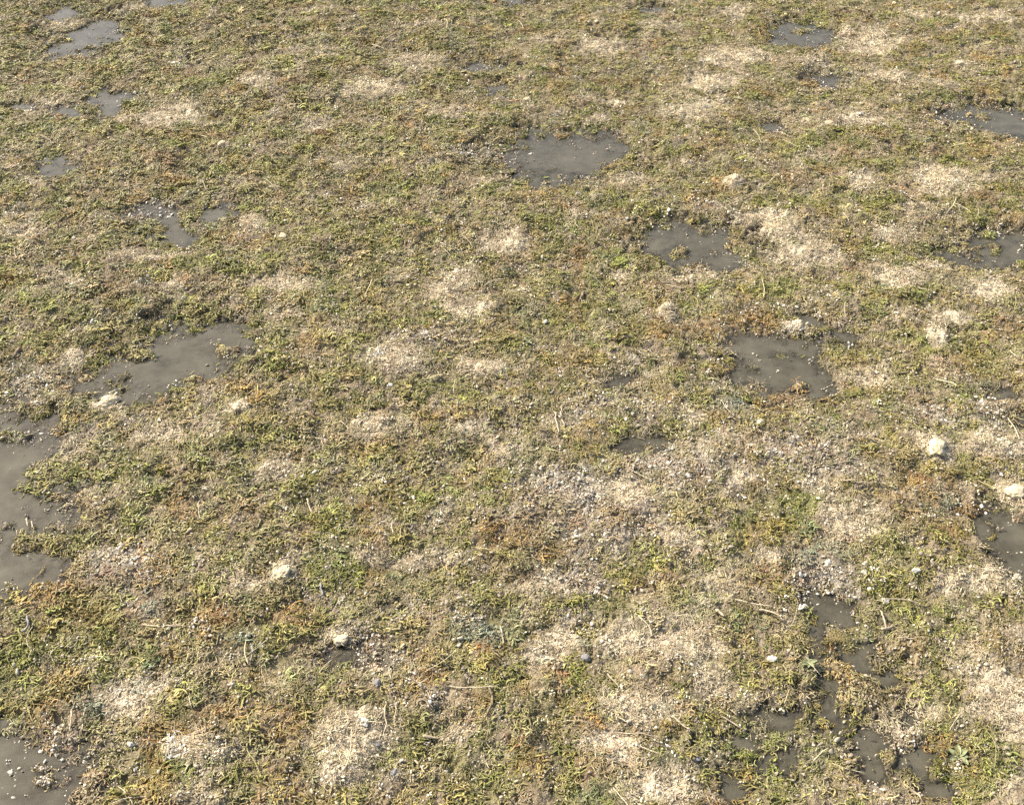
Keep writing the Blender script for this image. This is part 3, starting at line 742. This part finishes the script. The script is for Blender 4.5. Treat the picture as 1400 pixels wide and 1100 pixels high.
TW = [
 ([(759,572),(760,588),(764,610)],2.4,M_TWIG,'short upright brown twig near the middle, left of a matching pair',None),
 ([(767,562),(768,580),(770,594)],2.0,M_TWIG,'short upright brown twig near the middle, right of a matching pair',None),
 ([(748,604),(736,600),(722,612)],2.6,M_DARK,'dark bent twig lying left of the upright pair near the middle',None),
 ([(529,965),(528,990),(527,1022)],2.6,M_TWIG,'long straight pale stem beside the bright tan patch near the bottom',None),
 ([(541,960),(542,978),(541,1000)],2.2,M_TWIG,'shorter straight pale stem right of the long one by the bright tan patch',None),
 ([(580,1017),(590,1018),(602,1019)],5.0,M_TWIG,'stubby pale stick lying flat near the bottom, right of the bright tan patch',None),
 ([(568,1048),(576,1056),(582,1066)],3.0,M_TWIG,'short pale slanting stick near the bottom, below the stubby flat one',None),
 ([(668,952),(676,972),(668,990),(655,1003)],3.4,M_DARK,'dark curved twig in green moss near the bottom middle',None),
 ([(195,862),(222,868),(256,869)],2.6,M_TWIG,'long straw stem lying level at lower left, lower of two that cross',None),
 ([(215,874),(234,867),(250,865)],2.0,M_TWIG,'thin straw stem crossing a longer one at lower left',None),
 ([(440,807),(441,816),(444,822),(436,825)],4.2,M_GREY,'grey twig bent like a letter L at lower left, right of the tan fuzzy patch',None),
 ([(41,850),(42,860),(39,868),(30,872)],4.2,M_GREY,'grey twig bent like a letter L at the left edge, lower down',None),
 ([(349,896),(348,910),(344,922)],3.0,M_GREY,'curved grey twig on rust moss left of the cream pitted lump',None),
 ([(102,975),(100,988),(97,1004)],2.6,M_TWIG,'upright orange stem at lower left, left of a pair',None),
 ([(119,978),(116,990),(113,1006)],2.6,M_TWIG,'upright orange stem at lower left, right of a pair',None),
 ([(684,862),(687,880),(689,892)],2.2,M_TWIG,'short upright rusty stem right of the teal moss below the middle',None),
 ([(977,843),(983,848),(988,853)],5.0,M_TWIG,'thick short cream stick on the large tan patch at lower right',None),
 ([(1034,840),(1044,842),(1052,841)],4.5,M_TWIG,'small pale forked stick on moss left of the white pebble scatter',(.5,(1066,854))),
 ([(1203,867),(1213,864),(1220,860)],4.5,M_TWIG,'pale knobbly stick on the right bank of the broken puddle at lower right',(.4,(1201,842))),
 ([(1214,957),(1222,957),(1229,954)],3.6,M_TWIG,'small pale stick between the broken puddle and the bright cream tuft',None),
 ([(1243,1083),(1252,1089),(1258,1086)],4.5,M_TWIG,'bone white forked twig at the bottom edge by the dark puddle',(.55,(1257,1099))),
 ([(1240,907),(1246,911)],5.5,M_TWIG,'stubby bright chip of wood right of the broken puddle at lower right',None),
 ([(1150,672),(1172,675),(1200,675)],2.2,M_TWIG,'long thin straw lying level right of the middle, above the tan mat',None),
 ([(838,475),(852,474),(868,472)],3.0,M_DARK,'thin dark twig lying level just right of the middle',None),
 ([(798,405),(794,414),(791,418)],5.0,M_DARK,'stubby brown stick on green moss above the middle',None),
 ([(920,988),(932,1000),(944,1006)],2.6,M_TWIG,'long slanting straw near the bottom, left of the narrow muddy strip',None),
 ([(840,1012),(866,1015),(900,1020)],2.2,M_TWIG,'long thin straw lying level over the tan patch near the bottom',None),
 ([(984,985),(998,992),(1012,1000)],2.2,M_TWIG,'thin straw slanting over the narrow muddy strip at lower right',None),
 ([(1224,878),(1240,880),(1256,877)],2.0,M_TWIG,'thin pale level stem on tan ground right of the broken puddle at lower right',None),
 ([(421,690),(424,700),(428,712)],2.6,M_TWIG,'short pale upright stem on the moss left of the middle',None),
 ([(38,712),(39,722)],2.6,M_TWIG,'tiny upright stub in the big left edge puddle, left of a pair',None),
 ([(45,716),(46,725)],2.6,M_TWIG,'tiny upright stub in the big left edge puddle, right of a pair',None),
 ([(265,734),(262,738),(258,742)],6.0,M_TWIG,'short thick pale stick on moss at left, above the stony patch',None),
 ([(612,1018),(622,1010),(630,1002)],2.4,M_TWIG,'thin dark root end lying in tan ground near the bottom middle',None),
 ([(30,485),(26,492),(22,498)],6.0,M_DARK,'stubby brown stick near the left edge above the bluish stony patch',None),
 ([(830,928),(838,940),(846,948)],2.4,M_TWIG,'curved pale stem below the middle, right of the bluish grey stone',None),
]
for pts, w, m, lab, fk in TW: twig(pts, w, m, lab, fork=fk)

# small broad-leaved rosettes
def leaf_mesh(L, W, seed, curl=.35):
    R = np.random.RandomState(seed); n, m = 9, 5; co = []
    for i in range(n):
        u = i / (n - 1); w = W * math.sin(math.pi * min(1, u * .92 + .06)) ** .7
        for j in range(m):
            v = j / (m - 1) * 2 - 1
            co.append((u * L, v * w * .5, L * (.35 * math.sin(u * 2.2) * curl) + abs(v) ** 1.5 * w * .22 + R.normal(0, L * .006)))
    f = [(i * m + j, i * m + j + 1, (i + 1) * m + j + 1, (i + 1) * m + j) for i in range(n - 1) for j in range(m - 1)]
    k = len(co); c = np.array(co); c2 = c - np.array([0, 0, .0006]); f = np.array(f)
    return mesh_np('leaf', np.concatenate([c, c2]), np.concatenate([f, f[:, ::-1] + k]))
def rosette(px, py, size, angs, label):
    x, y, t = at(px, py); L = size * t / F
    e = bpy.data.objects.new('seedling', None); COL.objects.link(e); e.location = (x, y, max(float(zat(x, y)), 0) + .003); e.empty_display_size = .01
    tag(e, label, 'seedling')
    for i, a in enumerate(angs):
        o = link('leaf', leaf_mesh(L, L * .5, int(px) + i), M_LEAF, e); o.rotation_euler = (random.uniform(-.15, .15), -.15, a); o.scale = (1, 1, 1) if i % 2 else (.8, .8, .8)
rosette(1104,914,12,(1.9,3.5,5.3,.2,4.4),'pale green seedling with rounded leaves left of the broken puddle at lower right')
rosette(1308,1036,18,(2.3,.5,-.1,5.3,3.6,1.3),'pale green seedling with long leaves right of the bottom right puddle')
rosette(722,475,8,(1,2.5,4,5.3),'tiny green seedling just above the middle')

# ------------------------------------------------------------------ light
w = bpy.data.worlds.new('World'); S.world = w; w.use_nodes = True
nt = w.node_tree; nt.nodes.clear()
sky = nt.nodes.new('ShaderNodeTexSky'); sky.sky_type = 'NISHITA'; sky.sun_disc = False
EL, AZ = math.radians(43), math.radians(-62)         # azimuth from +Y (away from the camera) towards +X
sky.sun_elevation = EL; sky.sun_rotation = AZ
sky.air_density = 1.0; sky.dust_density = 5.0; sky.ozone_density = 1.0
bg = nt.nodes.new('ShaderNodeBackground'); bg.inputs[1].default_value = .15
wo = nt.nodes.new('ShaderNodeOutputWorld'); nt.links.new(sky.outputs[0], bg.inputs[0]); nt.links.new(bg.outputs[0], wo.inputs[0])
sd = bpy.data.lights.new('sun', 'SUN'); sd.energy = 4.6; sd.angle = math.radians(.6); sd.color = (1, .92, .78)
so = bpy.data.objects.new('sun', sd); COL.objects.link(so)
d = Vector((math.sin(AZ) * math.cos(EL), math.cos(AZ) * math.cos(EL), math.sin(EL)))
so.rotation_euler = d.to_track_quat('Z', 'Y').to_euler(); so.location = d * 20

cd = bpy.data.cameras.new('camera'); cd.sensor_width = 36; cd.lens = 36 * F / 1400; cd.clip_end = 500; cd.clip_start = .02
co = bpy.data.objects.new('camera', cd); COL.objects.link(co); co.location = (0, 0, H); co.rotation_euler = (math.pi / 2 - PITCH, 0, 0)
S.camera = co
S.view_settings.view_transform = 'Standard'; S.view_settings.look = 'None'; S.view_settings.exposure = 0.79; S.view_settings.gamma = 1
S.cycles.max_bounces = 5; S.cycles.diffuse_bounces = 2; S.cycles.glossy_bounces = 2; S.cycles.transparent_max_bounces = 6
